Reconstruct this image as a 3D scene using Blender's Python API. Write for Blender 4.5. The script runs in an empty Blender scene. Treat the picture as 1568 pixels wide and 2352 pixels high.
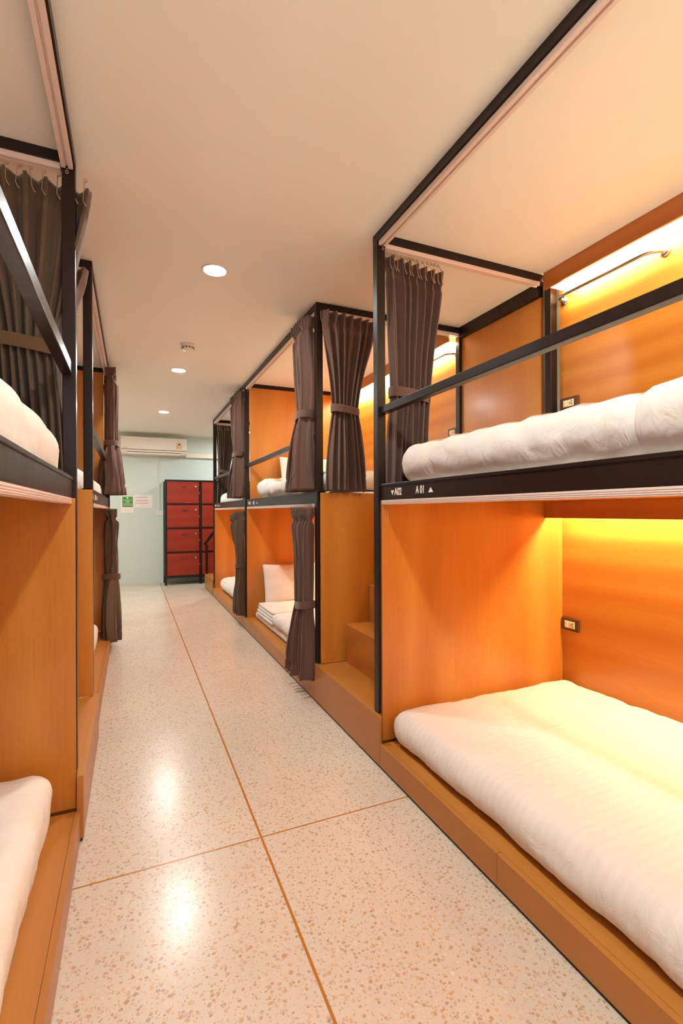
import bpy, bmesh, math, random
from mathutils import Vector, Matrix, noise
random.seed(7)
PI = math.pi
scn = bpy.context.scene
COL = scn.collection

# ---------------------------------------------------------------- camera, light, exposure
cam_d = bpy.data.cameras.new('camera'); cam = bpy.data.objects.new('camera', cam_d); COL.objects.link(cam)
cam_d.sensor_fit = 'HORIZONTAL'; cam_d.sensor_width = 36.0; cam_d.lens = 1106.0 / 1568.0 * 36.0
cam_d.clip_start = 0.02; cam_d.clip_end = 60
cam.matrix_world = (Matrix.Translation((0, 0, 1.25)) @ Matrix.Rotation(-0.41, 4, 'Z') @
                    Matrix.Rotation(PI / 2 - 0.0005, 4, 'X') @ Matrix.Rotation(-0.0035, 4, 'Z'))
scn.camera = cam
scn.view_settings.view_transform = 'Standard'
scn.view_settings.look = 'None'
scn.view_settings.exposure = 0.48
scn.view_settings.gamma = 1.0
scn.view_settings.use_curve_mapping = False
scn.cycles.use_denoising = True
scn.cycles.max_bounces = 14
scn.cycles.diffuse_bounces = 10
scn.cycles.sample_clamp_indirect = 8.0
world = bpy.data.worlds.new('world'); scn.world = world; world.use_nodes = True
world.node_tree.nodes['Background'].inputs[0].default_value = (.98, .97, .90, 1)
world.node_tree.nodes['Background'].inputs[1].default_value = 1.3
DOWN_STRENGTH = 450.0        # ceiling downlights
DOWN_COLOR = (0.94, 1.0, 0.96)
LED_STRENGTH = 24.0           # bunk reading-light strips
LED_COLOR = (1.0, 0.88, 0.53)
CEIL = 2.63

# ---------------------------------------------------------------- materials
def rgb(r, g, b):
    f = lambda c: (c / 255 / 12.92) if c / 255 <= .04045 else ((c / 255 + .055) / 1.055) ** 2.4
    return (f(r), f(g), f(b), 1)

def mat(name, color, rough=.5, metal=0, spec=.5, coat=0, emit=None, estr=0):
    m = bpy.data.materials.new(name); m.use_nodes = True
    b = m.node_tree.nodes['Principled BSDF']
    b.inputs['Base Color'].default_value = color
    b.inputs['Roughness'].default_value = rough
    b.inputs['Metallic'].default_value = metal
    b.inputs['Specular IOR Level'].default_value = spec
    b.inputs['Coat Weight'].default_value = coat
    b.inputs['Coat Roughness'].default_value = .2
    if emit:
        b.inputs['Emission Color'].default_value = (*emit, 1)
        b.inputs['Emission Strength'].default_value = estr
    return m

class NT:
    def __init__(self, m): self.t = m.node_tree; self.b = self.t.nodes['Principled BSDF']
    def n(self, typ, **kw):
        nd = self.t.nodes.new(typ)
        for k, v in kw.items():
            if hasattr(nd, k) and k not in nd.inputs.keys(): setattr(nd, k, v)
            else: nd.inputs[k].default_value = v
        return nd
    def l(self, a, b): self.t.links.new(a, b)
    def coords(self, scale=(1, 1, 1)):
        tc = self.n('ShaderNodeTexCoord'); mp = self.n('ShaderNodeMapping'); mp.inputs['Scale'].default_value = scale
        self.l(tc.outputs['Object'], mp.inputs['Vector']); return mp.outputs[0]
    def noise(self, vec, scale, detail=4, rough=.55, dist=0):
        nd = self.n('ShaderNodeTexNoise'); nd.inputs['Scale'].default_value = scale; nd.inputs['Detail'].default_value = detail
        nd.inputs['Roughness'].default_value = rough; nd.inputs['Distortion'].default_value = dist
        self.l(vec, nd.inputs['Vector']); return nd.outputs['Fac']
    def ramp(self, fac, stops):
        r = self.n('ShaderNodeValToRGB'); e = r.color_ramp.elements
        while len(e) < len(stops): e.new(.5)
        for el, (p, c) in zip(e, stops): el.position = p; el.color = c
        self.l(fac, r.inputs['Fac']); return r.outputs['Color']
    def mix(self, fac, a, b, mode='MIX'):
        m = self.n('ShaderNodeMix'); m.data_type = 'RGBA'; m.blend_type = mode
        for s, v in ((m.inputs[0], fac), (m.inputs[6], a), (m.inputs[7], b)):
            if hasattr(v, 'is_output'): self.l(v, s)
            else: s.default_value = v
        return m.outputs[2]
    def math(self, op, a, b=None):
        m = self.n('ShaderNodeMath'); m.operation = op
        for s, v in ((m.inputs[0], a), (m.inputs[1], b)):
            if v is None: continue
            if hasattr(v, 'is_output'): self.l(v, s)
            else: s.default_value = v
        return m.outputs[0]
    def bump(self, h, strength, dist=.002):
        b = self.n('ShaderNodeBump'); b.inputs['Strength'].default_value = strength; b.inputs['Distance'].default_value = dist
        self.l(h, b.inputs['Height']); self.l(b.outputs[0], self.b.inputs['Normal']); return b

def wood(name, c1, c2, c3, scale, rough=.34, coat=.25):
    m = mat(name, c2, rough, 0, .45, coat); t = NT(m)
    v = t.coords(scale)
    big = t.noise(v, 1.3, 3, .5, .8)
    wv = t.n('ShaderNodeTexWave'); wv.wave_type = 'RINGS'; wv.rings_direction = 'SPHERICAL'
    wv.inputs['Scale'].default_value = 1.6; wv.inputs['Distortion'].default_value = 5.0
    wv.inputs['Detail'].default_value = 2.5; wv.inputs['Detail Scale'].default_value = .8
    t.l(v, wv.inputs['Vector'])
    fine = t.noise(t.coords(tuple(s * (14 if s > .9 else 5) for s in scale)), 5, 3, .6)
    f = t.math('ADD', t.math('MULTIPLY', big, .55), t.math('ADD', t.math('MULTIPLY', wv.outputs['Fac'], .22), t.math('MULTIPLY', fine, .30)))
    col = t.ramp(f, [(.30, c1), (.52, c2), (.75, c3)])
    t.l(col, t.b.inputs['Base Color'])
    t.bump(fine, .08, .001)
    return m

W1, W2, W3 = rgb(183, 109, 36), rgb(196, 124, 45), rgb(206, 139, 58)
WOOD_V = wood('plywood_vertical', W1, W2, W3, (1.6, 1.6, .22))
WOOD_H = wood('plywood_horizontal', W1, W2, W3, (1.6, .22, 1.6))
D1, D2, D3 = rgb(166, 104, 40), rgb(177, 113, 46), rgb(187, 123, 54)
WOOD_P = wood('painted_plinth_wood', D1, D2, D3, (1.2, .16, 1.2), .42, .1)
WOOD_S = wood('stair_plywood', D1, rgb(182, 112, 42), rgb(192, 122, 50), (.16, 1.0, 1.2), .45, .1)
VAL = wood('valance_wood', rgb(166, 92, 34), rgb(180, 104, 40), rgb(192, 117, 48), (1.6, .2, 1.6))
LOCK = wood('locker_door_wood', rgb(138, 32, 8), rgb(147, 37, 10), rgb(157, 43, 13), (.3, 1.2, 1.2), .5, 0)

METAL = mat('black_painted_steel', rgb(33, 18, 12), .33, 0, .32, .0)
_t = NT(METAL); _n = _t.noise(_t.coords((3, 3, 3)), 6, 2, .5)
_t.l(_t.ramp(_n, [(.3, (.30,) * 3 + (1,)), (.7, (.36,) * 3 + (1,))]), _t.b.inputs['Roughness'])
WHITE_TRACK = mat('white_aluminium_track', rgb(226, 205, 196), .35, .0, .5)
CHROME = mat('brushed_steel', rgb(200, 190, 178), .22, 1)
WIRE = mat('hook_wire', rgb(205, 180, 150), .3, .8)
PLASTIC = mat('white_plastic', rgb(236, 222, 210), .35)
PLASTIC_SH = mat('ivory_plastic', rgb(240, 226, 190), .35)
BROWN_PL = mat('brown_plastic', rgb(92, 52, 32), .35)
DARK = mat('dark_slot', rgb(24, 16, 13), .6)
AC_WHITE = mat('ac_white', rgb(240, 228, 218), .35)
GREEN = mat('green_notice', rgb(70, 150, 60), .7)
PAPER = mat('paper', rgb(242, 226, 222), .8)
INK = mat('grey_ink', rgb(150, 130, 135), .8)
WHITE_INK = mat('white_lettering', rgb(245, 232, 222), .6)
BLACK_INK = mat('dark_lettering', rgb(70, 22, 10), .6)
YELLOW = mat('yellow_label', rgb(220, 170, 50), .6)
RED = mat('red_plastic', rgb(215, 25, 30), .4)

def fabric(name, col, col2, wv=260, strength=.25):
    m = mat(name, col, .95, 0, .15); t = NT(m)
    m.node_tree.nodes['Principled BSDF'].inputs['Sheen Weight'].default_value = .25
    n = t.noise(t.coords((1, 1, 1)), wv, 3, .7)
    t.l(t.ramp(n, [(.3, col), (.7, col2)]), t.b.inputs['Base Color'])
    t.bump(n, strength, .0012); return m
CURTAIN = fabric('brown_curtain_cloth', rgb(90, 65, 56), rgb(114, 85, 74))
CURTAIN2 = fabric('olive_brown_curtain_cloth', rgb(84, 64, 48), rgb(104, 81, 62))

def linen(name, stripes=False):
    m = mat(name, rgb(230, 222, 214), .85, 0, .2); t = NT(m)
    v = t.coords((1, 1, 1))
    h = t.math('ADD', t.noise(t.coords((3, 9, 5)), 2.2, 5, .6, 1.2), t.math('MULTIPLY', t.noise(v, 40, 3), .10))
    if stripes:
        w = t.n('ShaderNodeTexWave'); w.wave_type = 'BANDS'; w.bands_direction = 'Y'; w.inputs['Scale'].default_value = 9.5
        t.l(v, w.inputs['Vector'])
        sm = t.math('GREATER_THAN', w.outputs['Fac'], .5)
        t.l(t.mix(sm, rgb(230, 222, 214), rgb(227, 219, 211)), t.b.inputs['Base Color'])
        t.l(t.ramp(sm, [(0, (.85,) * 3 + (1,)), (1, (.8,) * 3 + (1,))]), t.b.inputs['Roughness'])
    t.bump(h, .5, .016); return m
LINEN = linen('white_linen'); LINEN_S = linen('striped_linen', True)

TERR = mat('terrazzo', rgb(226, 204, 184), .2, 0, .5); t = NT(TERR)
v = t.coords((1, 1, 1))
col = None
base = t.ramp(t.noise(v, 1.4, 3), [(.3, rgb(204, 190, 173)), (.7, rgb(216, 202, 185))])
col = base
for sc, th, cset in ((74, .24, [(0, rgb(184, 144, 106)), (.35, rgb(206, 172, 136)), (.6, rgb(166, 140, 120)), (.8, rgb(222, 206, 188)), (1, rgb(182, 138, 98))]),
                     (130, .22, [(0, rgb(205, 160, 118)), (.4, rgb(222, 206, 188)), (.7, rgb(180, 150, 125)), (1, rgb(214, 170, 120))]),
                     (38, .125, [(0, rgb(184, 138, 102)), (.5, rgb(220, 188, 154)), (1, rgb(160, 138, 122))])):
    vo = t.n('ShaderNodeTexVoronoi'); vo.inputs['Scale'].default_value = sc; vo.inputs['Randomness'].default_value = 1
    nz = t.n('ShaderNodeTexNoise'); nz.inputs['Scale'].default_value = sc * 1.3; t.l(v, nz.inputs['Vector'])
    wv = t.n('ShaderNodeVectorMath'); wv.operation = 'MULTIPLY_ADD'
    t.l(nz.outputs['Color'], wv.inputs[0]); wv.inputs[1].default_value = (.5 / sc,) * 3; t.l(v, wv.inputs[2])
    t.l(wv.outputs[0], vo.inputs['Vector'])
    sep = t.n('ShaderNodeSeparateColor'); t.l(vo.outputs['Color'], sep.inputs[0])
    chip = t.ramp(sep.outputs[0], cset)
    size = t.math('MULTIPLY', t.math('ADD', sep.outputs[1], .45), th * 1.35)
    msk = t.math('LESS_THAN', vo.outputs['Distance'], size)
    col = t.mix(t.math('MULTIPLY', msk, .85), col, chip)
# brass divider strips set in the slab
sx = t.n('ShaderNodeSeparateXYZ'); t.l(v, sx.inputs[0])
def band(o, c, w): return t.math('LESS_THAN', t.math('ABSOLUTE', t.math('SUBTRACT', o, c)), w)
m1 = band(sx.outputs[0], .451, .0045)
m2 = band(sx.outputs[1], 1.822, .0035)
thin = t.math('MAXIMUM', band(sx.outputs[1], 3.84, .004), t.math('MAXIMUM', band(sx.outputs[1], 5.86, .004), band(sx.outputs[1], 7.88, .004)))
col = t.mix(t.math('MULTIPLY', thin, .45), col, rgb(190, 160, 135))
col = t.mix(t.math('MAXIMUM', m1, m2), col, rgb(176, 112, 40))
t.l(col, t.b.inputs['Base Color'])
t.l(t.ramp(t.noise(v, 3.0, 5, .65), [(.35, (.21,) * 3 + (1,)), (.75, (.27,) * 3 + (1,))]), t.b.inputs['Roughness'])

PLASTER = mat('cream_ceiling_paint', rgb(243, 239, 232), .8, 0, .2); t = NT(PLASTER)
t.bump(t.noise(t.coords((1, 1, 1)), 7, 3), .05, .003)
TEAL = mat('pale_teal_paint', rgb(208, 217, 211), .7, 0, .25); t = NT(TEAL)
t.bump(t.noise(t.coords((1, 1, 1)), 40, 3), .05, .002)
LAMP = mat('downlight_diffuser', (1, 1, 1, 1), .4, emit=DOWN_COLOR, estr=DOWN_STRENGTH)
LED = mat('warm_led_diffuser', (1, 1, 1, 1), .4, emit=LED_COLOR, estr=LED_STRENGTH)
LED_LOW = mat('warm_led_strip', (1, 1, 1, 1), .4, emit=LED_COLOR, estr=LED_STRENGTH * 3.0)

# ---------------------------------------------------------------- mesh helpers
def link(name, bm, m, origin=(0, 0, 0), parent=None, smooth=False):
    bm.normal_update()
    if smooth:
        for f in bm.faces: f.smooth = True
    me = bpy.data.meshes.new(name)
    if any(origin): bmesh.ops.translate(bm, verts=bm.verts, vec=-Vector(origin))
    bm.to_mesh(me); bm.free()
    if m: me.materials.append(m)
    o = bpy.data.objects.new(name, me); COL.objects.link(o)
    if parent is not None: o.parent = parent
    return o

def root(name, label, cat, loc, group=None):
    o = bpy.data.objects.new(name, None); COL.objects.link(o)
    o.location = loc; o.empty_display_size = .1
    return tag(o, label, cat, group)

def tag(o, label, cat, group=None):
    o['label'] = label; o['category'] = cat
    if group: o['group'] = group
    return o

def part(name, bm, m, parent, smooth=False):
    r = parent; org = Vector((0, 0, 0))
    while r is not None:
        org += r.location; r = r.parent
    return link(name, bm, m, org, parent, smooth)

def struct(name, bm, m):
    o = link(name, bm, m); o['kind'] = 'structure'; return o

def bx(bm, x0, x1, y0, y1, z0, z1, bev=0.0, seg=2):
    x0, x1 = sorted((x0, x1)); y0, y1 = sorted((y0, y1)); z0, z1 = sorted((z0, z1))
    r = bmesh.ops.create_cube(bm, size=1.0)
    vs = r['verts']
    for v in vs:
        v.co = Vector((x0 if v.co.x < 0 else x1, y0 if v.co.y < 0 else y1, z0 if v.co.z < 0 else z1))
    if bev > 0:
        es = list({e for v in vs for e in v.link_edges})
        bmesh.ops.bevel(bm, geom=es, offset=bev, segments=seg, affect='EDGES', profile=.5)
    return bm

def box(*a, bev=0.0, seg=2): return bx(bmesh.new(), *a, bev=bev, seg=seg)

def tube(bm, pts, r, n=10, caps=True):
    pts = [Vector(p) for p in pts]; rings = []
    prev = None
    for i, p in enumerate(pts):
        d = (pts[min(i + 1, len(pts) - 1)] - pts[max(i - 1, 0)]).normalized()
        a = Vector((0, 0, 1)) if abs(d.z) < .9 else Vector((1, 0, 0))
        if prev is None: u = d.cross(a).normalized()
        else: u = (prev - d * prev.dot(d)).normalized()
        prev = u; w = d.cross(u)
        rings.append([bm.verts.new(p + (u * math.cos(2 * PI * k / n) + w * math.sin(2 * PI * k / n)) * r) for k in range(n)])
    for a, b in zip(rings, rings[1:]):
        for k in range(n): bm.faces.new((a[k], a[(k + 1) % n], b[(k + 1) % n], b[k]))
    if caps: bm.faces.new(rings[0][::-1]); bm.faces.new(rings[-1])
    return bm

def lathe(bm, prof, c, axis='Z', n=32):
    """prof: list of (radius, height)"""
    rings = []
    for r, h in prof:
        ring = []
        for k in range(n):
            a = 2 * PI * k / n; p = (max(r, 1e-5) * math.cos(a), max(r, 1e-5) * math.sin(a), h)
            if axis == 'X': p = (h, p[0], p[1])
            elif axis == 'Y': p = (p[0], h, p[1])
            ring.append(bm.verts.new(Vector(c) + Vector(p)))
        rings.append(ring)
    for a, b in zip(rings, rings[1:]):
        for k in range(n): bm.faces.new((a[k], a[(k + 1) % n], b[(k + 1) % n], b[k]))
    bm.faces.new(rings[0][::-1]); bm.faces.new(rings[-1])
    bmesh.ops.recalc_face_normals(bm, faces=bm.faces)
    return bm

def soft(x0, x1, y0, y1, z0, z1, r=.06, step=.035, amp=.006, puff=0., seed=0, freq=5., crease=0.0, flatbot=True):
    """cushioned box: rounded, puffed and rumpled"""
    bm = bmesh.new()
    h = Vector(((x1 - x0) / 2, (y1 - y0) / 2, (z1 - z0) / 2)); c = Vector(((x0 + x1) / 2, (y0 + y1) / 2, (z0 + z1) / 2))
    n = [max(4, int(2 * a / step)) for a in h]; n[2] = max(6, int(2 * h.z / (step * .6)))
    cache = {}
    def vert(i, j, k):
        key = (i, j, k)
        if key in cache: return cache[key]
        p = Vector((-h.x + 2 * h.x * i / n[0], -h.y + 2 * h.y * j / n[1], -h.z + 2 * h.z * k / n[2]))
        rr = Vector((min(r, h.x), min(r, h.y), min(r, h.z)))
        q = Vector([max(-(h[a] - rr[a]), min(h[a] - rr[a], p[a])) for a in range(3)])
        d = Vector([(p[a] - q[a]) / rr[a] for a in range(3)])
        nrm = d.normalized() if d.length > 0 else Vector((0, 0, 0))
        p = q + Vector([nrm[a] * rr[a] for a in range(3)])
        u, w = p.x / h.x, p.y / h.y
        if p.z > -h.z * .5: p.z += puff * max(0, 1 - u * u) ** .5 * max(0, 1 - w * w) ** .5
        s = Vector((seed * 7.13, seed * 3.7, seed * 1.9))
        dn = amp * (noise.noise((p + c) * freq + s) + .6 * noise.noise((p + c) * freq * 2.3 + s) + .35 * noise.noise((p + c) * freq * 5 + s))
        if crease: dn -= crease * max(0, .18 - abs(noise.noise(Vector(((p.x + c.x) * 2.2, (p.y + c.y) * 5.0, (p.z + c.z) * 3)) + s))) / .18
        p = p + nrm * dn
        if flatbot and p.z < -h.z: p.z = -h.z
        cache[key] = bm.verts.new(p + c); return cache[key]
    def face(a, b, cc, d):
        try: bm.faces.new((a, b, cc, d))
        except ValueError: pass
    for i in range(n[0]):
        for j in range(n[1]):
            face(vert(i, j, n[2]), vert(i + 1, j, n[2]), vert(i + 1, j + 1, n[2]), vert(i, j + 1, n[2]))
            face(vert(i, j, 0), vert(i, j + 1, 0), vert(i + 1, j + 1, 0), vert(i + 1, j, 0))
    for i in range(n[0]):
        for k in range(n[2]):
            face(vert(i, 0, k), vert(i + 1, 0, k), vert(i + 1, 0, k + 1), vert(i, 0, k + 1))
            face(vert(i, n[1], k), vert(i, n[1], k + 1), vert(i + 1, n[1], k + 1), vert(i + 1, n[1], k))
    for j in range(n[1]):
        for k in range(n[2]):
            face(vert(0, j, k), vert(0, j, k + 1), vert(0, j + 1, k + 1), vert(0, j + 1, k))
            face(vert(n[0], j, k), vert(n[0], j + 1, k), vert(n[0], j + 1, k + 1), vert(n[0], j, k + 1))
    return bm

def pillow_bm(w, hh, th, mtx, seed=0):
    bm = bmesh.new(); N, M = 36, 26; top, bot = {}, {}
    for i in range(N + 1):
        for j in range(M + 1):
            u, v = -1 + 2 * i / N, -1 + 2 * j / M
            e = max(0, (1 - abs(u) ** 3.2)) ** .6 * max(0, (1 - abs(v) ** 3.2)) ** .6
            x = u * w / 2 * (1 - .07 * (1 - abs(u)) * 0 - .06 * (1 - v * v) * abs(u) ** 3 * 0 + .03 * abs(v) ** 3)
            y = v * hh / 2 * (1 - .05 * (1 - u * u) * abs(v) + .03 * abs(u) ** 3)
            nz = .012 * noise.noise(Vector((u * 2.3 + seed, v * 2.3, 1.3))) + .006 * noise.noise(Vector((u * 6 + seed, v * 6, 4)))
            top[i, j] = bm.verts.new(mtx @ Vector((x, y, th / 2 * e + nz * (e > 0))))
            if 0 < i < N and 0 < j < M: bot[i, j] = bm.verts.new(mtx @ Vector((x, y, -th / 2 * e + nz * .5)))
            else: bot[i, j] = top[i, j]
    for i in range(N):
        for j in range(M):
            bm.faces.new((top[i, j], top[i + 1, j], top[i + 1, j + 1], top[i, j + 1]))
            try: bm.faces.new((bot[i, j], bot[i, j + 1], bot[i + 1, j + 1], bot[i + 1, j]))
            except ValueError: pass
    return bm

def text(name, body, size, mtx, m, parent, xs=1.0, align='LEFT', ext=.0006):
    cu = bpy.data.curves.new(name, 'FONT'); cu.body = body; cu.size = size; cu.align_x = align; cu.extrude = ext
    cu.offset = size * .012
    cu.materials.append(m)
    tmp = bpy.data.objects.new(name, cu); COL.objects.link(tmp)
    me = bpy.data.meshes.new_from_object(tmp.evaluated_get(bpy.context.evaluated_depsgraph_get()))
    bpy.data.objects.remove(tmp); me.name = name
    o = bpy.data.objects.new(name, me); COL.objects.link(o)
    if not me.materials: me.materials.append(m)
    o.parent = parent
    r = parent; org = Vector((0, 0, 0))
    while r is not None: org += r.location; r = r.parent
    mm = mtx.copy(); mm.translation = mm.translation - org
    o.matrix_local = mm @ Matrix.Diagonal((xs, 1, 1, 1))
    return o

# ---------------------------------------------------------------- room shell
XW0, XW1, YW0, YW1 = -1.46, 2.375, -2.6, 9.14
struct('floor', box(XW0, XW1, YW0, YW1, -.1, 0), TERR)
struct('ceiling', box(XW0, XW1, YW0, YW1, CEIL, CEIL + .1), PLASTER)
struct('wall_back', box(XW0, XW1, YW1, YW1 + .1, -.1, CEIL + .1), TEAL)
bm = bmesh.new()   # end behind the camera, with an unseen opening added to let world light in
for a in ((XW0, XW1, 2.45, CEIL + .1), (XW0, XW1, -.1, .05), (XW0, -1.25, .05, 2.45), (2.2, XW1, .05, 2.45)):
    bx(bm, a[0], a[1], YW0 - .1, YW0, a[2], a[3])
struct('wall_front', bm, PLASTER)
struct('wall_left', box(XW0 - .1, XW0, YW0, YW1, -.1, CEIL + .1), TEAL)
struct('wall_right', box(XW1, XW1 + .1, YW0, YW1, -.1, CEIL + .1), TEAL)

# ---------------------------------------------------------------- bunk units
A0, A1, B0, C0, D0 = -.07, 2.11, 2.965, 5.148, 7.331
PW = .046        # post width
DEP = 1.222      # front to back panel
def SX(side, t): return 1.113 + t if side > 0 else -.197 - t

def sbox(side, t0, t1, *a, bev=0.0): return box(SX(side, t0), SX(side, t1), *a, bev=bev)

def track_bm(side, t0, t1, y0, y1, z0, z1, along='Y', yc=None):
    """slotted curtain rail: two lips under a flat back"""
    bm = bmesh.new()
    if along == 'Y':
        x0, x1 = sorted((SX(side, t0), SX(side, t1))); w = x1 - x0
        bx(bm, x0, x1, y0, y1, z0 + (z1 - z0) * .45, z1, .001)
        bx(bm, x0, x0 + w * .38, y0, y1, z0, z0 + (z1 - z0) * .5, .001)
        bx(bm, x1 - w * .38, x1, y0, y1, z0, z0 + (z1 - z0) * .5, .001)
        for k in (.25, .5, .75):
            zz = z0 + (z1 - z0) * k
            bx(bm, x0 - .0012, x0 + .002, y0, y1, zz - .0012, zz + .0012)
            bx(bm, x1 - .002, x1 + .0012, y0, y1, zz - .0012, zz + .0012)
    else:
        x0, x1 = sorted((SX(side, t0), SX(side, t1))); w = y1 - y0
        bx(bm, x0, x1, y0, y1, z0 + (z1 - z0) * .45, z1, .001)
        bx(bm, x0, x1, y0, y0 + w * .38, z0, z0 + (z1 - z0) * .5, .001)
        bx(bm, x0, x1, y1 - w * .38, y1, z0, z0 + (z1 - z0) * .5, .001)
    return bm

def valance(r, side, y0, y1, z0, z1, lit, low=False):
    bm = bmesh.new()
    bx(bm, SX(side, 1.078), SX(side, 1.094), y0, y1, z0, z1, .001)
    bx(bm, SX(side, 1.094), SX(side, DEP), y0, y1, z1 - .012, z1)
    v = part('light_valance', bm, VAL, r)
    if lit and low:
        part('light_strip', box(SX(side, 1.135), SX(side, 1.185), y0 + .03, y1 - .03, z1 - .020, z1 - .0125), LED_LOW, v)
    elif lit:
        part('light_panel', box(SX(side, 1.098), SX(side, DEP - .012), y0 + .03, y1 - .03, z0 + .006, z0 + .016), LED, v)
    return v

def bunk(side, y0, y1, label, near_post, far_post, near_panel, far_low, far_up, lit_low, lit_up,
         plinth=None, seam=None, rail_z=(1.733, 1.77), near_beam=False, far_track=False, near_track=False, nums=None, back_near=False, back_far=False):
    r = root('bunk_bed', label, 'bunk bed', (SX(side, .6), (y0 + y1) / 2, 0), 'two-tier bunk units along the aisle')
    py0, py1 = plinth or (y0, y1)
    segs = [(py0, py1)] if seam is None else [(py0, seam - .0007), (seam + .0007, py1)]
    for a, b in segs:
        part('plinth_board', sbox(side, -.013, .006, a, b, .012, .1195, bev=.0012), WOOD_P, r)
    part('toe_strip', sbox(side, -.008, .004, py0, py1, 0, .012), DARK, r)
    part('platform', sbox(side, .0065, DEP, py0, py1, 0.0, .12, bev=.001), WOOD_P, r)
    part('deck', sbox(side, .05, DEP, y0 + .002, y1 - .002, 1.306, 1.325), WOOD_H, r)
    rail = part('base_rail', sbox(side, .012, .052, y0, y1, 1.307, 1.383, bev=.003), METAL, r)
    part('rail_lip', sbox(side, .008, .03, y0, y1, 1.372, 1.385, bev=.002), METAL, r)
    part('lower_curtain_track', track_bm(side, .014, .048, y0 + .05, y1 - .012, 1.284, 1.3065), WHITE_TRACK, r)
    part('guard_rail', sbox(side, .012, .050, y0 + .04, y1, rail_z[0], rail_z[1], bev=.003), METAL, r)
    part('top_beam', sbox(side, 0, .05, y0, y1 + (PW if far_post else 0), 2.588, CEIL, bev=.001), METAL, r)
    part('upper_curtain_track', track_bm(side, .008, .046, y0 + .05, y1 - .004, 2.566, 2.588), WHITE_TRACK, r)
    part('back_panel', sbox(side, DEP, DEP + .018, y0, y1, 0.0, 1.306), WOOD_H, r)
    part('back_panel', sbox(side, DEP, DEP + .018, y0, y1, 1.3065, CEIL), WOOD_H, r)
    if near_panel == 'full':
        part('side_panel', sbox(side, .015, DEP, y0, y0 + .015, .12, CEIL), WOOD_V, r)
    elif near_panel == 'low':
        part('side_panel', sbox(side, .022 if side > 0 else .001, DEP, y0 - .015, y0, .252, 1.376, bev=.001), WOOD_V, r)
    part('side_panel', sbox(side, .015 if side > 0 else .003, DEP, y1 - .015, y1, .12, 1.3055, bev=.001), WOOD_V, r)
    if far_up: part('side_panel', sbox(side, .05, DEP, y1 - .015, y1, 1.325, 2.588), WOOD_V, r)
    if near_post: part('post', sbox(side, 0, PW, y0, y0 + PW, near_post, 2.588, bev=.003), METAL, r)
    if far_post: part('post', sbox(side, 0, PW, y1, y1 + PW, far_post, 2.588, bev=.003), METAL, r)
    part('cross_beam', sbox(side, .05, DEP, y1 - (.0 if not far_up else .02), y1 + PW, 2.588, CEIL, bev=.001), METAL, r)
    if near_beam: part('cross_beam', sbox(side, .05, DEP, y0, y0 + PW, 2.588, CEIL, bev=.001), METAL, r)
    if far_track: part('cross_track', track_bm(side, .05, DEP - .15, y1 + .004, y1 + .038, 2.566, 2.588, 'X'), WHITE_TRACK, r)
    if near_track: part('cross_track', track_bm(side, .05, DEP - .03, y0 + .004, y0 + .038, 2.566, 2.588, 'X'), WHITE_TRACK, r)
    if back_far: part('rear_post', sbox(side, 1.152, 1.202, y1, y1 + PW, 1.25, 2.588, bev=.002), METAL, r)
    if back_near: part('rear_post', sbox(side, 1.145, 1.19, y0, y0 + PW, 1.376, 2.588, bev=.002), METAL, r)
    bm = bmesh.new(); xm = SX(side, .027)
    tube(bm, [(xm, y1 - .008, 2.566), (xm, y1 - .010, 2.558), (xm + .006, y1 - .012, 2.550), (xm + .002, y1 - .012, 2.541), (xm - .005, y1 - .012, 2.547), (xm, y1 - .011, 2.556)], .0018, 6)
    part('track_end_hook', bm, WIRE, r, True)
    valance(r, side, y0 + (.018 if near_panel == 'full' else .05), y1 - .016, 1.21, 1.3055, lit_low, True)
    valance(r, side, y0 + (.018 if near_panel == 'full' else .05), y1 - .016, 2.532, CEIL - .001, lit_up)
    if nums:
        nums(rail)
    return r

def rail_text(rail, side, y, body, z, size, xs=.62):
    # lettering on the aisle face of the rail; it reads towards the near end on the right side
    x = SX(side, .0112)
    if side > 0: M = Matrix(((0, 0, -1, x), (-1, 0, 0, y), (0, 1, 0, z), (0, 0, 0, 1)))
    else: M = Matrix(((0, 0, 1, x), (1, 0, 0, y), (0, 1, 0, z), (0, 0, 0, 1)))
    text('number_lettering', body, size, M, WHITE_INK, rail, xs)

def tri(rail, side, yc, z0, z1, w, up):
    bm = bmesh.new(); x = SX(side, .0105); x2 = SX(side, .0125)
    pts = [(yc - w / 2, z0), (yc + w / 2, z0), (yc, z1)] if up else [(yc - w / 2, z1), (yc + w / 2, z1), (yc, z0)]
    a = [bm.verts.new((x, p[0], p[1])) for p in pts]; b = [bm.verts.new((x2, p[0], p[1])) for p in pts]
    bm.faces.new(a); bm.faces.new(b[::-1])
    for k in range(3): bm.faces.new((a[k], b[k], b[(k + 1) % 3], a[(k + 1) % 3]))
    bmesh.ops.recalc_face_normals(bm, faces=bm.faces)
    part('number_arrow', bm, WHITE_INK, rail)

def nums_right_near(rail):
    tri(rail, 1, 1.984, 1.328, 1.350, .026, False)
    rail_text(rail, 1, 1.966, 'A02', 1.327, .047, .84)
    rail_text(rail, 1, 1.781, 'A 01', 1.328, .047, .74)
    tri(rail, 1, 1.668, 1.329, 1.350, .034, True)
def nums_far(side, y, first, second):
    def f(rail):
        s = 1 if side > 0 else -1
        tri(rail, side, y, 1.333, 1.357, .03, False)
        rail_text(rail, side, y - .03 * s, first, 1.327, .048, .8)
        rail_text(rail, side, y - .21 * s, second, 1.327, .048, .8)
        tri(rail, side, y - .38 * s, 1.331, 1.356, .036, True)
    return f

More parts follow.
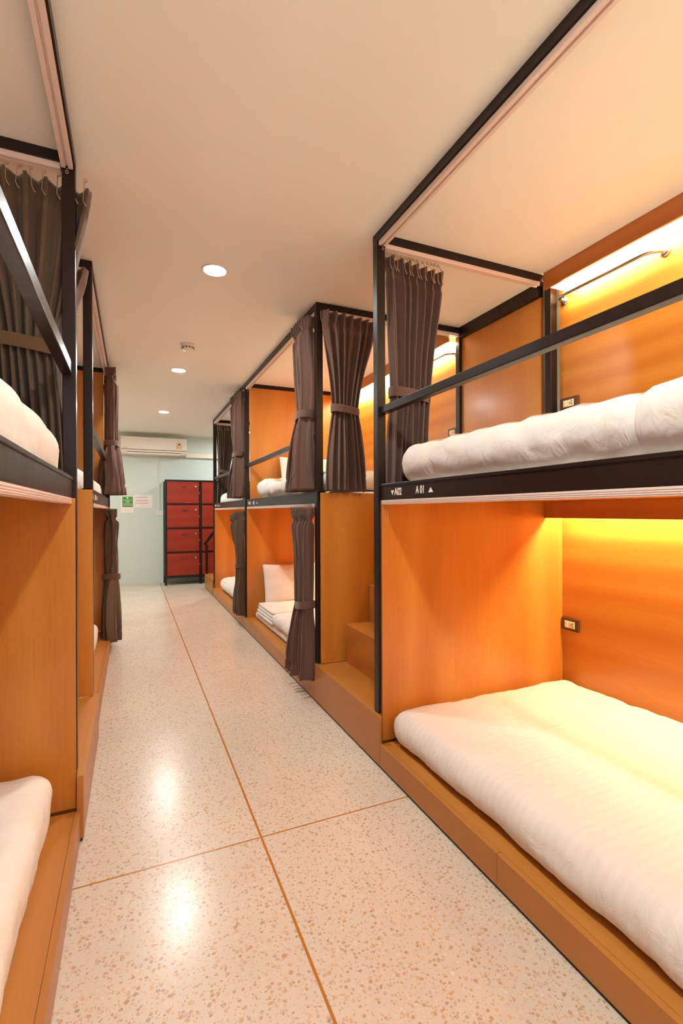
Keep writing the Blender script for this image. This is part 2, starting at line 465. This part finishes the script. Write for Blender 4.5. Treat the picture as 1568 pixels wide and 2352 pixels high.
bunk(1, A0, A1, 'nearest bunk unit on the right, black steel and orange plywood, both light strips glowing', None, .252, 'low', 1, False, True, True,
     plinth=(A0, 2.073), seam=1.256, far_track=True, nums=nums_right_near, back_far=True)
bunk(1, B0, C0, 'middle bunk unit on the right, beyond the first stair, glowing strip behind its curtain', .252, .122, 'low', 1, True, True, True,
     plinth=(2.988, C0 + .02), near_beam=True, near_track=True, nums=nums_far(1, 5.05, 'A04', 'A03'), back_near=True)
bunk(1, C0 + PW, D0, 'farthest bunk unit on the right, nearest the red-brown lockers', None, .2, None, 1, False, True, False,
     plinth=(C0 + .0205, D0), far_track=True, nums=nums_far(1, 7.26, 'A06', 'A05'))
bunk(-1, A0, A1, 'nearest bunk unit on the left, cut by the photo edge, unlit orange plywood below', None, .252, 'low', 1, False, False, False,
     plinth=(A0, 2.073), far_track=True, rail_z=(1.78, 1.825))
bunk(-1, B0, C0, 'far bunk unit on the left, beyond the left stair, ending before the teal wall', .252, .122, 'low', 1, True, False, False,
     plinth=(2.988, C0 + PW), near_beam=True, near_track=True, rail_z=(1.72, 1.766), nums=nums_far(-1, 3.1, 'A08', 'A07'))

# ---------------------------------------------------------------- stairs between the units
def stair(side, y0, y1, label, front=-.013, backp=True, first=.25, nsteps=5, last_t=1.165):
    r = root('staircase', label, 'stairs', (SX(side, .5), (y0 + y1) / 2, 0), 'plywood stairs between the bunks')
    ts = [front, .193, .372, .551, .73]
    for k in range(nsteps):
        t0 = ts[k]; t1 = last_t if k == nsteps - 1 else ts[k + 1]
        yy0, yy1 = (y0, y1) if k == 0 else (y0 + .105, y1 - .04)
        if k == 0:
            bm = bmesh.new()
            bx(bm, SX(side, t0), SX(side, -.0005), yy0, yy1, .012, first, .0012)
            bx(bm, SX(side, -.001), SX(side, ts[1]), y0 + .036, y1 - .038, .012, first, .0012)
            bx(bm, SX(side, -.001), SX(side, .018), y1 - .04, y1, .012, first)
            part('step', bm, WOOD_P, r)
            part('toe_strip', sbox(side, t0 + .005, -.0005, yy0 + .002, yy1 - .002, 0, .012), DARK, r)
        else:
            part('step', sbox(side, t0, last_t, yy0, yy1, .25 * k if k > 1 else .0, .25 * (k + 1), bev=.0015), WOOD_S, r)
    if backp:
        part('back_panel', sbox(side, 1.168, 1.185, y0 + .125, y1 - .02, .0, 2.548), WOOD_V, r)
        part('panel_rail', sbox(side, 1.14, 1.186, y0 + .125, y1 - .02, 2.55, CEIL, bev=.002), METAL, r)
        part('stair_side', sbox(side, .05, 1.14, y0 + .085, y0 + .10, .252, 1.32), WOOD_V, r)
    return r
stair(1, 2.075, 2.9855, 'plywood stair on the right, climbing between the nearest and middle bunk units')
stair(-1, 2.075, 2.9855, 'plywood stair on the left, a narrow sliver behind the near left post', front=-.024)
r = stair(1, 7.3785, 8.235, 'short plywood stair at the far right end, under the black handrail', first=.235, backp=False, nsteps=5)

hr = root('stair_handrail', 'black steel handrail rising from the farthest stair step', 'handrail', (1.135, 8.16, .235))
bm = bmesh.new()
bx(bm, 1.105, 1.145, 8.16, 8.2, .235, .715, .002)
part('newel', bm, METAL, hr)
bm = bmesh.new(); M = []
p0, p1 = Vector((1.106, 8.18, .70)), Vector((1.86, 8.18, 1.70))
d = (p1 - p0).normalized(); nrm = Vector((-d.z, 0, d.x))
for p in (p0, p1):
    for s, q in ((0, -.02), (0, .02), (.042, .02), (.042, -.02)):
        M.append(bm.verts.new(p + nrm * s + Vector((0, q, 0))))
bm.faces.new(M[0:4]); bm.faces.new(M[4:8][::-1])
for k in range(4): bm.faces.new((M[k], M[4 + k], M[4 + (k + 1) % 4], M[(k + 1) % 4]))
bmesh.ops.recalc_face_normals(bm, faces=bm.faces)
part('sloping_bar', bm, METAL, hr)

# ---------------------------------------------------------------- curtains
def smooth(t): t = max(0, min(1, t)); return t * t * (3 - 2 * t)

def curtain(label, axis, fixed, top, ztop, zbot, tie, bot, nf=7, amp=(.04, .028, .05), m=None, seed=0, bulge=0.0, hooks=0, hook_side=-1,
            droop=0.0, rows=70, group='tied-back brown curtains', lean=(0, 0), hookz=2.566, thick=.003, header=.075):
    """axis: direction of the rail ('X' or 'Y'); tie = (centre, width, z); bot = (b0, b1)"""
    m = m or CURTAIN
    a0, a1 = top; tc, tw, tz = tie
    base = (sum(top) / 2, fixed, zbot) if axis == 'X' else (fixed, sum(top) / 2, zbot)
    r = root('curtain', label, 'curtain', base, group)
    bm = bmesh.new(); NU = nf * 14; grid = []
    def prof(z):
        if z >= tz:
            t = (z - tz) / (ztop - tz); k = smooth(t) * .55 + t * .45
            l = (tc - tw / 2) * (1 - k) + a0 * k; rr = (tc + tw / 2) * (1 - k) + a1 * k
            am = amp[1] * (1 - k) + amp[0] * k; off = lean[0] * (1 - t) if t > 0 else lean[0]
            off = lean[0] * (1 - t)
        else:
            t = min(1.0, (tz - z) / (tz - zbot)); k = 1 - (1 - t) ** 1.7
            l = (tc - tw / 2) * (1 - k) + bot[0] * k; rr = (tc + tw / 2) * (1 - k) + bot[1] * k
            am = amp[1] * (1 - k) + amp[2] * k; off = lean[0] * (1 - t) + lean[1] * t
        return l, rr, am, off
    ph = [noise.noise(Vector((k * 1.7, seed * 9.1, .5))) for k in range(nf + 3)]
    for i in range(rows + 1):
        z = ztop + (zbot - ztop) * i / rows; row = []
        l, rr, am, off = prof(z)
        hd = smooth((z - (ztop - header)) / .02) if header else 0
        for j in range(NU + 1):
            u = j / NU
            w = u * nf + .30 * noise.noise(Vector((u * nf * .7, z * 1.3, seed * 5.0))) * (1 - .6 * hd)
            am2 = am * (1 - .5 * math.exp(-((z - (ztop - header - .015)) / .022) ** 2) * (1 if header else 0)) 
            am2 *= 1 - .10 * math.exp(-((z - (zbot + .085)) / .012) ** 2)
            wob = 1 + .75 * ph[int(u * nf)] * (1 - hd)
            s0 = math.sin(2 * PI * w)
            sh = math.copysign(abs(s0) ** (.75 - .25 * hd), s0)
            o = am2 * wob * sh + .35 * am2 * noise.noise(Vector((u * nf * 2.1, z * 2.5, seed * 3.3))) * (1 - hd)
            s = l + (rr - l) * u + (rr - l) / nf * .20 * math.sin(4 * PI * w)
            o += off + bulge * math.sin(PI * u) * smooth((ztop - z) / .5)
            o += .010 * noise.noise(Vector((s * 6, z * 3, seed + 2.0)))
            zz = z - droop * (u if droop > 0 else (1 - u)) * abs(1) * smooth((z - tz) / (ztop - tz)) if droop else z
            zz += .006 * noise.noise(Vector((s * 14, seed, 0))) if i == rows else 0
            p = (s, fixed + o, zz) if axis == 'X' else (fixed + o, s, zz)
            row.append(bm.verts.new(p))
        grid.append(row)
    for a, b in zip(grid, grid[1:]):
        for j in range(NU): bm.faces.new((a[j], a[j + 1], b[j + 1], b[j]))
    f = part('cloth', bm, m, r, True)
    sm = f.modifiers.new('thickness', 'SOLIDIFY'); sm.thickness = thick; sm.offset = 0
    # tieback: band wrapped round the bundle
    bm = bmesh.new(); N = 40; ring = []
    ra, rb = tw / 2 + .010, amp[1] * 1.35 + .012
    for k in range(N):
        a = 2 * PI * k / N; ca, sa = math.cos(a), math.sin(a)
        e = .75
        px = math.copysign(abs(ca) ** e, ca) * ra; pq = math.copysign(abs(sa) ** e, sa) * rb
        tl = -.012 * px / ra
        vs = []
        for sc, zz in ((0, .025), (.002, .0), (0, -.025), (-.006, -.024), (-.006, .024)):
            q = (tc + px * (1 + sc / ra), fixed + lean[0] + pq * (1 + sc / rb), tz + zz + tl)
            if axis == 'Y': q = (q[1], q[0], q[2])
            vs.append(bm.verts.new(q))
        ring.append(vs)
    for k in range(N):
        A, B = ring[k], ring[(k + 1) % N]
        for q in range(5): bm.faces.new((A[q], B[q], B[(q + 1) % 5], A[(q + 1) % 5]))
    bmesh.ops.recalc_face_normals(bm, faces=bm.faces)
    tb = part('tieback', bm, m, r, True); tb.data.set_sharp_from_angle(angle=math.radians(40))
    for k in range(hooks):
        u = (k + .35) / hooks; s = a0 + (a1 - a0) * u + .006 * math.sin(k * 5.1)
        zt = hookz - .004; y = fixed + hook_side * (amp[0] + .006)
        dz = droop * u if droop > 0 else (-droop * (1 - u) if droop < 0 else 0)
        sw = .008 * math.sin(k * 2.3)
        pts = [(s, fixed, zt), (s + .004, fixed + hook_side * .010, zt - .012), (s - .003, fixed + hook_side * .02, zt - .02), (s + sw * .4, y, zt - .035 - dz * .4),
               (s + sw, y, zt - .07 - dz), (s + sw + .006, y + hook_side * .002, zt - .085 - dz), (s + sw + .012, y + hook_side * .001, zt - .092 - dz)]
        if axis == 'Y': pts = [(p[1], p[0], p[2]) for p in pts]
        bm = bmesh.new(); tube(bm, pts, .0016, 6)
        # the glider ring in the rail
        cx = [(s + .006 * math.cos(q * PI / 5), fixed, zt + .006 * math.sin(q * PI / 5)) for q in range(11)]
        if axis == 'Y': cx = [(p[1], p[0], p[2]) for p in cx]
        tube(bm, cx, .0018, 5)
        part('curtain_hook', bm, WIRE, r, True)
    return r

# right side
curtain('brown curtain with bare wire hooks, tied beside the nearest right post at the stair head', 'X', 2.155, (1.185, 1.525), 2.552, 1.335,
        (1.325, .215, 1.85), (1.19, 1.40), nf=7, amp=(.028, .03, .05), seed=1, hooks=13, hook_side=-1, droop=.03)
curtain('brown curtain tied above the stair, before the glowing middle right unit', 'X', 2.925, (1.13, 1.535), 2.57, 1.385,
        (1.30, .175, 1.92), (1.165, 1.445), nf=7, amp=(.03, .032, .05), seed=2, droop=.03)
curtain('upper brown curtain facing the aisle, hung left of the middle right unit near post', 'Y', 1.085, (3.03, 3.30), 2.56, 1.395,
        (3.115, .11, 1.90), (3.04, 3.40), nf=6, amp=(.045, .04, .065), seed=3)
curtain('upper brown curtain facing the aisle, at the near post of the farthest right unit', 'Y', 1.085, (5.22, 5.62), 2.565, 1.41,
        (5.36, .16, 1.88), (5.24, 5.66), nf=6, amp=(.045, .04, .06), seed=4)
curtain('brown curtain at the far end opening of the farthest right unit, against the teal wall', 'X', 7.345, (1.155, 1.50), 2.555, 1.34,
        (1.27, .16, 1.86), (1.15, 1.36), nf=10, amp=(.02, .03, .04), seed=5, m=CURTAIN2, hooks=10, hook_side=-1)
curtain('lower brown curtain at the aisle, hung below the middle right unit rail by the stair', 'Y', 1.075, (3.00, 3.28), 1.283, .125,
        (3.10, .16, .62), (3.02, 3.34), nf=6, amp=(.04, .035, .06), seed=6)
curtain('lower brown curtain at the aisle, gaping open at its top, on the farthest right unit', 'Y', 1.08, (5.21, 5.62), 1.27, .13,
        (5.29, .12, .66), (5.22, 5.46), nf=6, amp=(.045, .032, .045), seed=7, m=CURTAIN2, droop=.06)
# left side
curtain('large brown curtain with wire hooks behind the nearest left post, tied low over the bed', 'X', 2.15, (-.62, -.14), 2.545, 1.335,
        (-.365, .20, 1.885), (-.44, -.235), nf=7, amp=(.03, .03, .045), seed=8, hooks=11, hook_side=-1, m=CURTAIN2, droop=.03)
curtain('brown curtain seen in the slot between the two left posts, above the left stair', 'X', 2.925, (-.62, -.215), 2.56, 1.385,
        (-.50, .18, 1.92), (-.62, -.32), nf=7, amp=(.03, .032, .05), seed=9)
curtain('upper brown curtain at the far end of the left row, beside the air conditioner', 'Y', -.175, (4.78, 5.12), 2.56, 1.415,
        (5.0, .15, 1.885), (4.72, 5.14), nf=6, amp=(.045, .04, .085), seed=10)
curtain('lower brown curtain at the far end of the left row, hanging over the plinth', 'Y', -.18, (4.75, 5.11), 1.283, .10,
        (4.98, .14, .65), (4.72, 5.10), nf=7, amp=(.05, .05, .075), seed=11, m=CURTAIN2)

# ---------------------------------------------------------------- bedding
def bed(name, label, cat, bm, m=None, group=None):
    r = link(name, bm, m or LINEN, smooth=True)
    return tag(r, label, cat, group)

G = 'white mattresses in the bunks'
bed('mattress', 'white striped mattress with rounded edges in the nearest right lower bunk', 'mattress',
    soft(1.150, 2.325, -.04, 2.075, .121, .285, r=.075, step=.028, amp=.009, puff=.02, seed=1, crease=.004), LINEN_S, G)
bed('mattress', 'white mattress under the duvet on the nearest right upper bunk', 'mattress',
    soft(1.205, 2.32, -.04, 2.06, 1.326, 1.385, r=.028, step=.045, amp=.005, seed=2), LINEN, G)
bed('duvet', 'plump crumpled white duvet on the nearest right upper bunk behind the guard rail', 'duvet',
    soft(1.188, 2.325, .80, 2.082, 1.378, 1.572, r=.10, step=.026, amp=.011, puff=.014, seed=3, crease=.008, flatbot=False))
bed('folded_sheet', 'white sheet folded over the duvet end on the nearest right upper bunk', 'sheet',
    soft(1.184, 2.32, -.04, .885, 1.383, 1.582, r=.09, step=.028, amp=.010, seed=4, crease=.006, flatbot=False))
bed('mattress', 'white mattress under folded bedding in the middle right lower bunk', 'mattress',
    soft(1.20, 2.32, 3.02, 5.10, .121, .19, r=.03, step=.05, amp=.004, seed=5), LINEN, G)
bed('duvet', 'white duvet lying near the curtain in the middle right lower bunk', 'duvet',
    soft(1.18, 2.31, 3.03, 4.385, .186, .31, r=.06, step=.04, amp=.008, seed=6, crease=.006, flatbot=False))
fr = root('folded_blanket', 'white blanket folded in layers below the pillow in the middle right lower bunk', 'blanket', (1.7, 4.7, .2))
for k in range(4):
    part('fold', soft(1.185 + .006 * k, 2.3, 4.36 + .01 * k, 4.97 - .006 * k, .188 + .030 * k, .219 + .030 * k, r=.0155, step=.035, amp=.003, seed=10 + k, flatbot=False), LINEN, fr, True)
mt = Matrix.Translation((1.62, 4.99, .485)) @ Matrix.Rotation(math.radians(74), 4, 'X')
bed('pillow', 'white pillow leaning upright in the middle right lower bunk', 'pillow', pillow_bm(.68, .42, .16, mt, 1), None, 'white pillows')
bed('mattress', 'white mattress under the rumpled duvet in the middle right upper bunk', 'mattress',
    soft(1.20, 2.32, 3.03, 5.10, 1.326, 1.395, r=.03, step=.05, amp=.004, seed=7), LINEN, G)
bed('duvet', 'rumpled white duvet in the middle right upper bunk, heaped near the panel', 'duvet',
    soft(1.175, 2.3, 3.03, 4.56, 1.392, 1.53, r=.065, step=.035, amp=.016, puff=.02, seed=8, crease=.012, flatbot=False))
bm = soft(1.19, 1.95, 4.50, 4.98, 1.392, 1.57, r=.075, step=.03, amp=.014, puff=.02, seed=9, crease=.012, flatbot=False)
bed('folded_sheet', 'white turned back sheet heaped by the panel in the middle right upper bunk', 'sheet', bm)
mt = Matrix.Translation((1.80, 5.0, 1.66)) @ Matrix.Rotation(math.radians(76), 4, 'X')
bed('pillow', 'white pillow leaning on the tall panel in the middle right upper bunk', 'pillow', pillow_bm(.66, .38, .15, mt, 2), None, 'white pillows')
bed('mattress', 'white mattress in the farthest right lower bunk behind the gaping curtain', 'mattress',
    soft(1.165, 2.32, 5.24, 7.18, .121, .30, r=.085, step=.05, amp=.008, puff=.02, seed=12), LINEN, G)
bed('mattress', 'white mattress in the farthest right upper bunk, rounded near the far post', 'mattress',
    soft(1.18, 2.32, 5.24, 7.2, 1.326, 1.52, r=.08, step=.05, amp=.006, puff=.02, seed=13), LINEN, G)
bed('mattress', 'white mattress in the nearest left lower bunk, corner showing at the photo edge', 'mattress',
    soft(-1.40, -.262, -.04, 2.05, .121, .318, r=.075, step=.032, amp=.009, puff=.02, seed=14, crease=.004), LINEN, G)
bed('mattress', 'plump white mattress in the nearest left upper bunk, above the black rail', 'mattress',
    soft(-1.40, -.245, -.04, 2.075, 1.326, 1.575, r=.10, step=.032, amp=.009, puff=.03, seed=15, crease=.005), LINEN, G)
bed('mattress', 'white mattress in the far left lower bunk, a sliver beside the brown curtain', 'mattress',
    soft(-1.40, -.27, 3.02, 4.7, .121, .30, r=.07, step=.05, amp=.007, puff=.02, seed=16), LINEN, G)
bed('mattress', 'white mattress in the far left upper bunk, showing beside the second left post', 'mattress',
    soft(-1.40, -.25, 3.03, 5.1, 1.326, 1.52, r=.08, step=.05, amp=.007, puff=.02, seed=17), LINEN, G)

# ---------------------------------------------------------------- bunk sockets and rails
def outlet(label, y0, y1, z0, z1, x=1.113 + DEP, flip=False):
    r = root('power_outlet', label, 'power outlet', (x, (y0 + y1) / 2, (z0 + z1) / 2), 'bunk power outlets')
    part('mounting_frame', box(x - .016, x, y0, y1, z0, z1, bev=.003), BROWN_PL, r)
    zc, h = (z0 + z1) / 2, (z1 - z0)
    yc = (y0 + y1) / 2; w = (y1 - y0)
    ins = part('switch_plate', box(x - .020, x - .014, yc - w * .29, yc + w * .29, zc - h * .27, zc + h * .27, bev=.0015), PLASTIC_SH, r)
    part('rocker_switch', box(x - .023, x - .018, yc + w * .10, yc + w * .26, zc - h * .24, zc + h * .24, bev=.001), PLASTIC_SH, ins)
    for dy, dz in ((-.20, .11), (-.20, -.11), (-.10, 0)):
        part('socket_hole', box(x - .0208, x - .0195, yc + w * (dy - .022), yc + w * (dy + .022), zc + h * (dz - .05), zc + h * (dz + .05)), DARK, ins)
outlet('brown framed power outlet in the nearest right lower bunk', 1.972, 2.088, .556, .628)
outlet('brown framed power outlet above the duvet of the nearest right upper bunk', 1.972, 2.094, 1.838, 1.91)
outlet('brown framed power outlet in the middle right upper bunk, seen past the rear post', 3.075, 3.195, 1.835, 1.907)

def towel_rail(label, y0, y1, z=2.485):
    xw = 1.113 + DEP
    r = root('towel_rail', label, 'towel rail', (xw, (y0 + y1) / 2, z), 'steel rails under the light strips')
    pts = []
    for k in range(7):
        a = k / 6 * PI / 2; pts.append((xw - .005 - .07 * math.sin(a), y0 + .07 * (1 - math.cos(a)), z))
    pts2 = [(p[0], y0 + y1 - p[1], z) for p in pts[::-1]]
    part('bar', tube(bmesh.new(), pts + pts2, .0105, 12), CHROME, r, True)
    for y in (y0, y1):
        part('wall_flange', lathe(bmesh.new(), [(.026, 0), (.026, -.006), (.018, -.012), (.011, -.014), (.011, -.02)], (xw, y, z), 'X', 24), CHROME, r, True)
towel_rail('chrome rail under the glowing strip of the nearest right upper bunk', 1.49, 2.075)
towel_rail('chrome rail under the glowing strip of the middle right upper bunk', 3.10, 3.75)

# loose curtain hook on the empty lower track
hk = tube(bmesh.new(), [(1.14, 2.085, 1.283), (1.143, 2.083, 1.262), (1.139, 2.08, 1.235), (1.137, 2.078, 1.205), (1.141, 2.074, 1.192), (1.145, 2.07, 1.205), (1.146, 2.071, 1.24), (1.144, 2.08, 1.27)], .0016, 6)
tag(link('curtain_hook', hk, WIRE, smooth=True), 'bare wire hook dangling under the A02 rail at the nearest right post', 'hook')

# ---------------------------------------------------------------- ceiling fittings
down = [((.436, 2.80), 'round glowing downlight nearest in view on the ceiling'), ((.417, 4.906), 'round glowing downlight just beyond the smoke detector'),
        ((.403, 7.02), 'round glowing downlight farthest off, before the air conditioner'),
        ((.44, .70), 'round downlight above the camera, out of the frame'), ((.44, -1.4), 'round downlight behind the camera, out of the frame'),
        ((1.80, 8.25), 'round downlight over the far right stair, hidden by the farthest bunk unit'),
        ((-.80, 7.3), 'round light added in the left recess past the far left unit to brighten the back wall, hidden from view')]  # the left recess lamp is an added, unseen source brightening the far end
for (x, y), lab in down:
    r = root('downlight', lab, 'ceiling light', (x, y, CEIL), 'downlights along the aisle ceiling')
    part('trim_ring', lathe(bmesh.new(), [(.062, 0), (.072, 0), (.072, -.004), (.064, -.008), (.062, -.006)], (x, y, CEIL), 'Z', 40), PLASTIC, r, True)
    part('diffuser', lathe(bmesh.new(), [(.0615, -.0005), (.0615, -.006), (.05, -.007)], (x, y, CEIL), 'Z', 40), LAMP, r)
r = root('smoke_detector', 'small white smoke detector on the ceiling between two downlights', 'smoke detector', (.425, 4.137, CEIL))
part('base', lathe(bmesh.new(), [(.055, 0), (.055, -.018), (.052, -.022)], (.425, 4.137, CEIL), 'Z', 36), PLASTIC, r, True)
part('sensor_head', lathe(bmesh.new(), [(.046, -.022), (.047, -.036), (.04, -.046), (.028, -.050)], (.425, 4.137, CEIL), 'Z', 36), PLASTIC, r, True)
for k in range(12):
    a = k * PI / 6 + .2; x, y = .425 + .0465 * math.cos(a), 4.137 + .0465 * math.sin(a)
    part('sensor_slot', box(x - .005, x + .005, y - .005, y + .005, CEIL - .036, CEIL - .027), DARK, r)

# ---------------------------------------------------------------- back wall fittings
YB = YW1
r = root('air_conditioner', 'white wall air conditioner above the pale teal back wall', 'air conditioner', (.36, YB, 2.24))
ax0, ax1, az0, az1, ay = -.175, .89, 2.245, 2.545, YB - .235
bm = bmesh.new()
prof = [(YB, az0 + .02), (YB - .12, az0), (YB - .20, az0 + .02), (ay + .01, az0 + .055), (ay, az0 + .08), (ay + .004, az1 - .01), (ay + .02, az1), (YB, az1)]
va = [bm.verts.new((ax0, y, z)) for y, z in prof]; vb = [bm.verts.new((ax1, y, z)) for y, z in prof]
bm.faces.new(va); bm.faces.new(vb[::-1])
for k in range(len(prof)): bm.faces.new((va[k], vb[k], vb[(k + 1) % len(prof)], va[(k + 1) % len(prof)]))
bmesh.ops.recalc_face_normals(bm, faces=bm.faces)
cas = part('casing', bm, AC_WHITE, r)
part('front_panel', box(ax0 + .002, ax1 - .002, ay - .008, ay + .01, az0 + .085, az1 - .004, bev=.004), AC_WHITE, r)
part('seam_line', box(ax0 + .002, ax1 - .002, ay - .004, ay + .02, az0 + .078, az0 + .085), BROWN_PL, r)
part('louver', box(ax0 + .10, ax1 - .10, ay - .004, ay + .02, az0 + .045, az0 + .070, bev=.004), AC_WHITE, r)
part('louver', box(ax0 + .09, ax1 - .10, ay + .0, ay + .03, az0 + .008, az0 + .034, bev=.004), AC_WHITE, r)
part('air_outlet', box(ax0 + .10, ax1 - .10, ay + .012, ay + .03, az0 + .034, az0 + .046), BROWN_PL, r)
lb = part('energy_label', box(.72, .805, ay - .0095, ay - .0075, az0 + .115, az0 + .19), YELLOW, r)
bm = lathe(bmesh.new(), [(.042, -.0092), (.042, -.0078)], (.7625, ay, az0 + .19), 'Y', 28)
part('label_dial', bm, YELLOW, lb)
part('label_ring', lathe(bmesh.new(), [(.034, -.0098), (.034, -.009)], (.7625, ay, az0 + .192), 'Y', 28), mat('label_white', rgb(235, 215, 200), .6), lb)
part('label_ring', lathe(bmesh.new(), [(.018, -.0104), (.018, -.0095)], (.7625, ay, az0 + .192), 'Y', 20), mat('label_brown', rgb(120, 60, 45), .6), lb)
part('label_line', box(.728, .797, ay - .0103, ay - .009, az0 + .150, az0 + .158), WHITE_INK, lb)
part('label_line', box(.728, .797, ay - .0103, ay - .009, az0 + .130, az0 + .136), WHITE_INK, lb)
part('maker_mark', box(ax0 + .03, ax0 + .10, ay - .0092, ay - .0075, az0 + .10, az0 + .106), INK, r)

tag(link('pipe_cover', box(.89, 2.3, YB - .06, YB, 2.235, 2.315, bev=.006), PLASTIC), 'cream pipe cover running along the back wall right of the air conditioner', 'pipe cover')
tag(link('cable_conduit', box(.437, .453, YB - .012, YB, 1.275, 2.24, bev=.002), TEAL), 'thin teal painted cable conduit dropping from the air conditioner to the wall socket', 'conduit')
r = root('wall_socket', 'white double wall socket beside the lockers on the teal wall', 'power outlet', (.455, YB, 1.235))
part('cover_plate', box(.385, .525, YB - .012, YB, 1.195, 1.272, bev=.003), PLASTIC, r)
for x in (.425, .487):
    for dx, dz in ((-.010, .008), (.010, .008), (0, -.010)):
        part('socket_hole', box(x + dx - .003, x + dx + .003, YB - .0128, YB - .0115, 1.233 + dz - .004, 1.233 + dz + .004), INK, r)

r = root('wall_notice', 'green and white paper notice taped on the teal back wall', 'notice', (-.075, YB, 1.39))
part('sheet', box(-.18, .028, YB - .003, YB, 1.245, 1.53), PAPER, r)
pn = part('green_panel', box(-.155, .012, YB - .0042, YB - .0028, 1.345, 1.525), GREEN, r)
MT = lambda x, z: Matrix(((1, 0, 0, x), (0, 0, -1, YB - .0046), (0, 1, 0, z), (0, 0, 0, 1)))
for body, z, s in (('LAST ONE OUT', 1.458, .021), ('PLEASE', 1.437, .021), ('switch off', 1.417, .017), ('LIGHTS AND THE', 1.393, .019), ('AIR CONDITIONER', 1.371, .0175)):
    text('notice_text', body, s, MT(-.0715, z), WHITE_INK, pn, .95, 'CENTER', .0003)
part('recycling_mark', lathe(bmesh.new(), [(.014, 0), (.014, -.0008)], (-.0715, YB - .0042, 1.504), 'Y', 20), WHITE_INK, pn)
r = root('paper_sheet', 'landscape white paper sheet with faint print right of the green notice', 'notice', (.18, YB, 1.44))
part('sheet', box(.03, .332, YB - .003, YB, 1.33, 1.555), PAPER, r)
for z, x0, x1 in ((1.512, .055, .265), (1.455, .07, .265), (1.412, .055, .27)):
    n = 9
    bm = bmesh.new(); rng = random.Random(int(z * 1000)); x = x0
    while x < x1 - .01:
        w = rng.uniform(.012, .03); bx(bm, x, min(x + w, x1), YB - .0036, YB - .0029, z, z + .009); x += w + .006
    part('print_line', bm, INK, r)

# lockers
LY = 8.71
lx = [.51, 1.098, 1.686, 2.274]
r = root('locker_cabinet', 'tall black framed locker cabinet with red-brown doors against the back wall', 'locker', (1.39, LY + .2, 0))
zl = [.140, .555, .970, 1.400, 1.785]
zl = [.150, .562, .977, 1.392, 1.797]
part('carcass', box(lx[0] + .01, lx[-1] - .01, LY + .022, YB - .02, .12, 1.795), DARK, r)
for x in lx: part('frame_upright', box(x - (.0 if x == lx[0] else .022), x + (.034 if x == lx[0] else .022), LY, LY + .03, 0, 1.81, bev=.001), METAL, r)
for x in (lx[0] + .017, lx[-1] - .01): part('frame_upright', box(x - .017, x + .01, YB - .05, YB - .02, 0, 1.8), METAL, r)
for z in zl: part('frame_rail', box(lx[0], lx[-1], LY + .001, LY + .031, z - (.016 if z > .2 else .02), z + .013, bev=.001), METAL, r)
codes = {(0, 3): 'A01', (0, 2): 'A04', (0, 1): 'A07', (0, 0): 'A10'}
for c in range(3):
    for k in range(4):
        x0 = lx[c] + (.036 if c == 0 else .024); x1 = lx[c + 1] - .024; z0, z1 = zl[k] + .015, zl[k + 1] - .018
        d = part('door', box(x0, x1, LY + .004, LY + .022, z0, z1, bev=.0015), LOCK, r)
        if (c, k) in codes:
            text('door_number', codes[c, k], .060, Matrix(((1, 0, 0, x0 + .235), (0, 0, -1, LY + .0035), (0, 1, 0, z1 - .115), (0, 0, 0, 1))), BLACK_INK, d, 1.0)
        if c < 2:
            part('lock', lathe(bmesh.new(), [(.018, 0), (.018, -.012), (.013, -.017)], (x1 - .055, LY + .004, z1 - .085), 'Y', 20), CHROME, d, True)
            part('hasp', box(x1 + .0, x1 + .014, LY - .010, LY + .004, z1 - .215, z1 - .180, bev=.003), CHROME, d)
tag(link('red_key_tag', soft(.845, .925, LY - .016, LY + .004, 1.4052, 1.4232, r=.009, step=.008, amp=.003, seed=21, freq=30), RED, smooth=True),
    'small bright red tag lying on the locker frame under the A01 door', 'key tag')
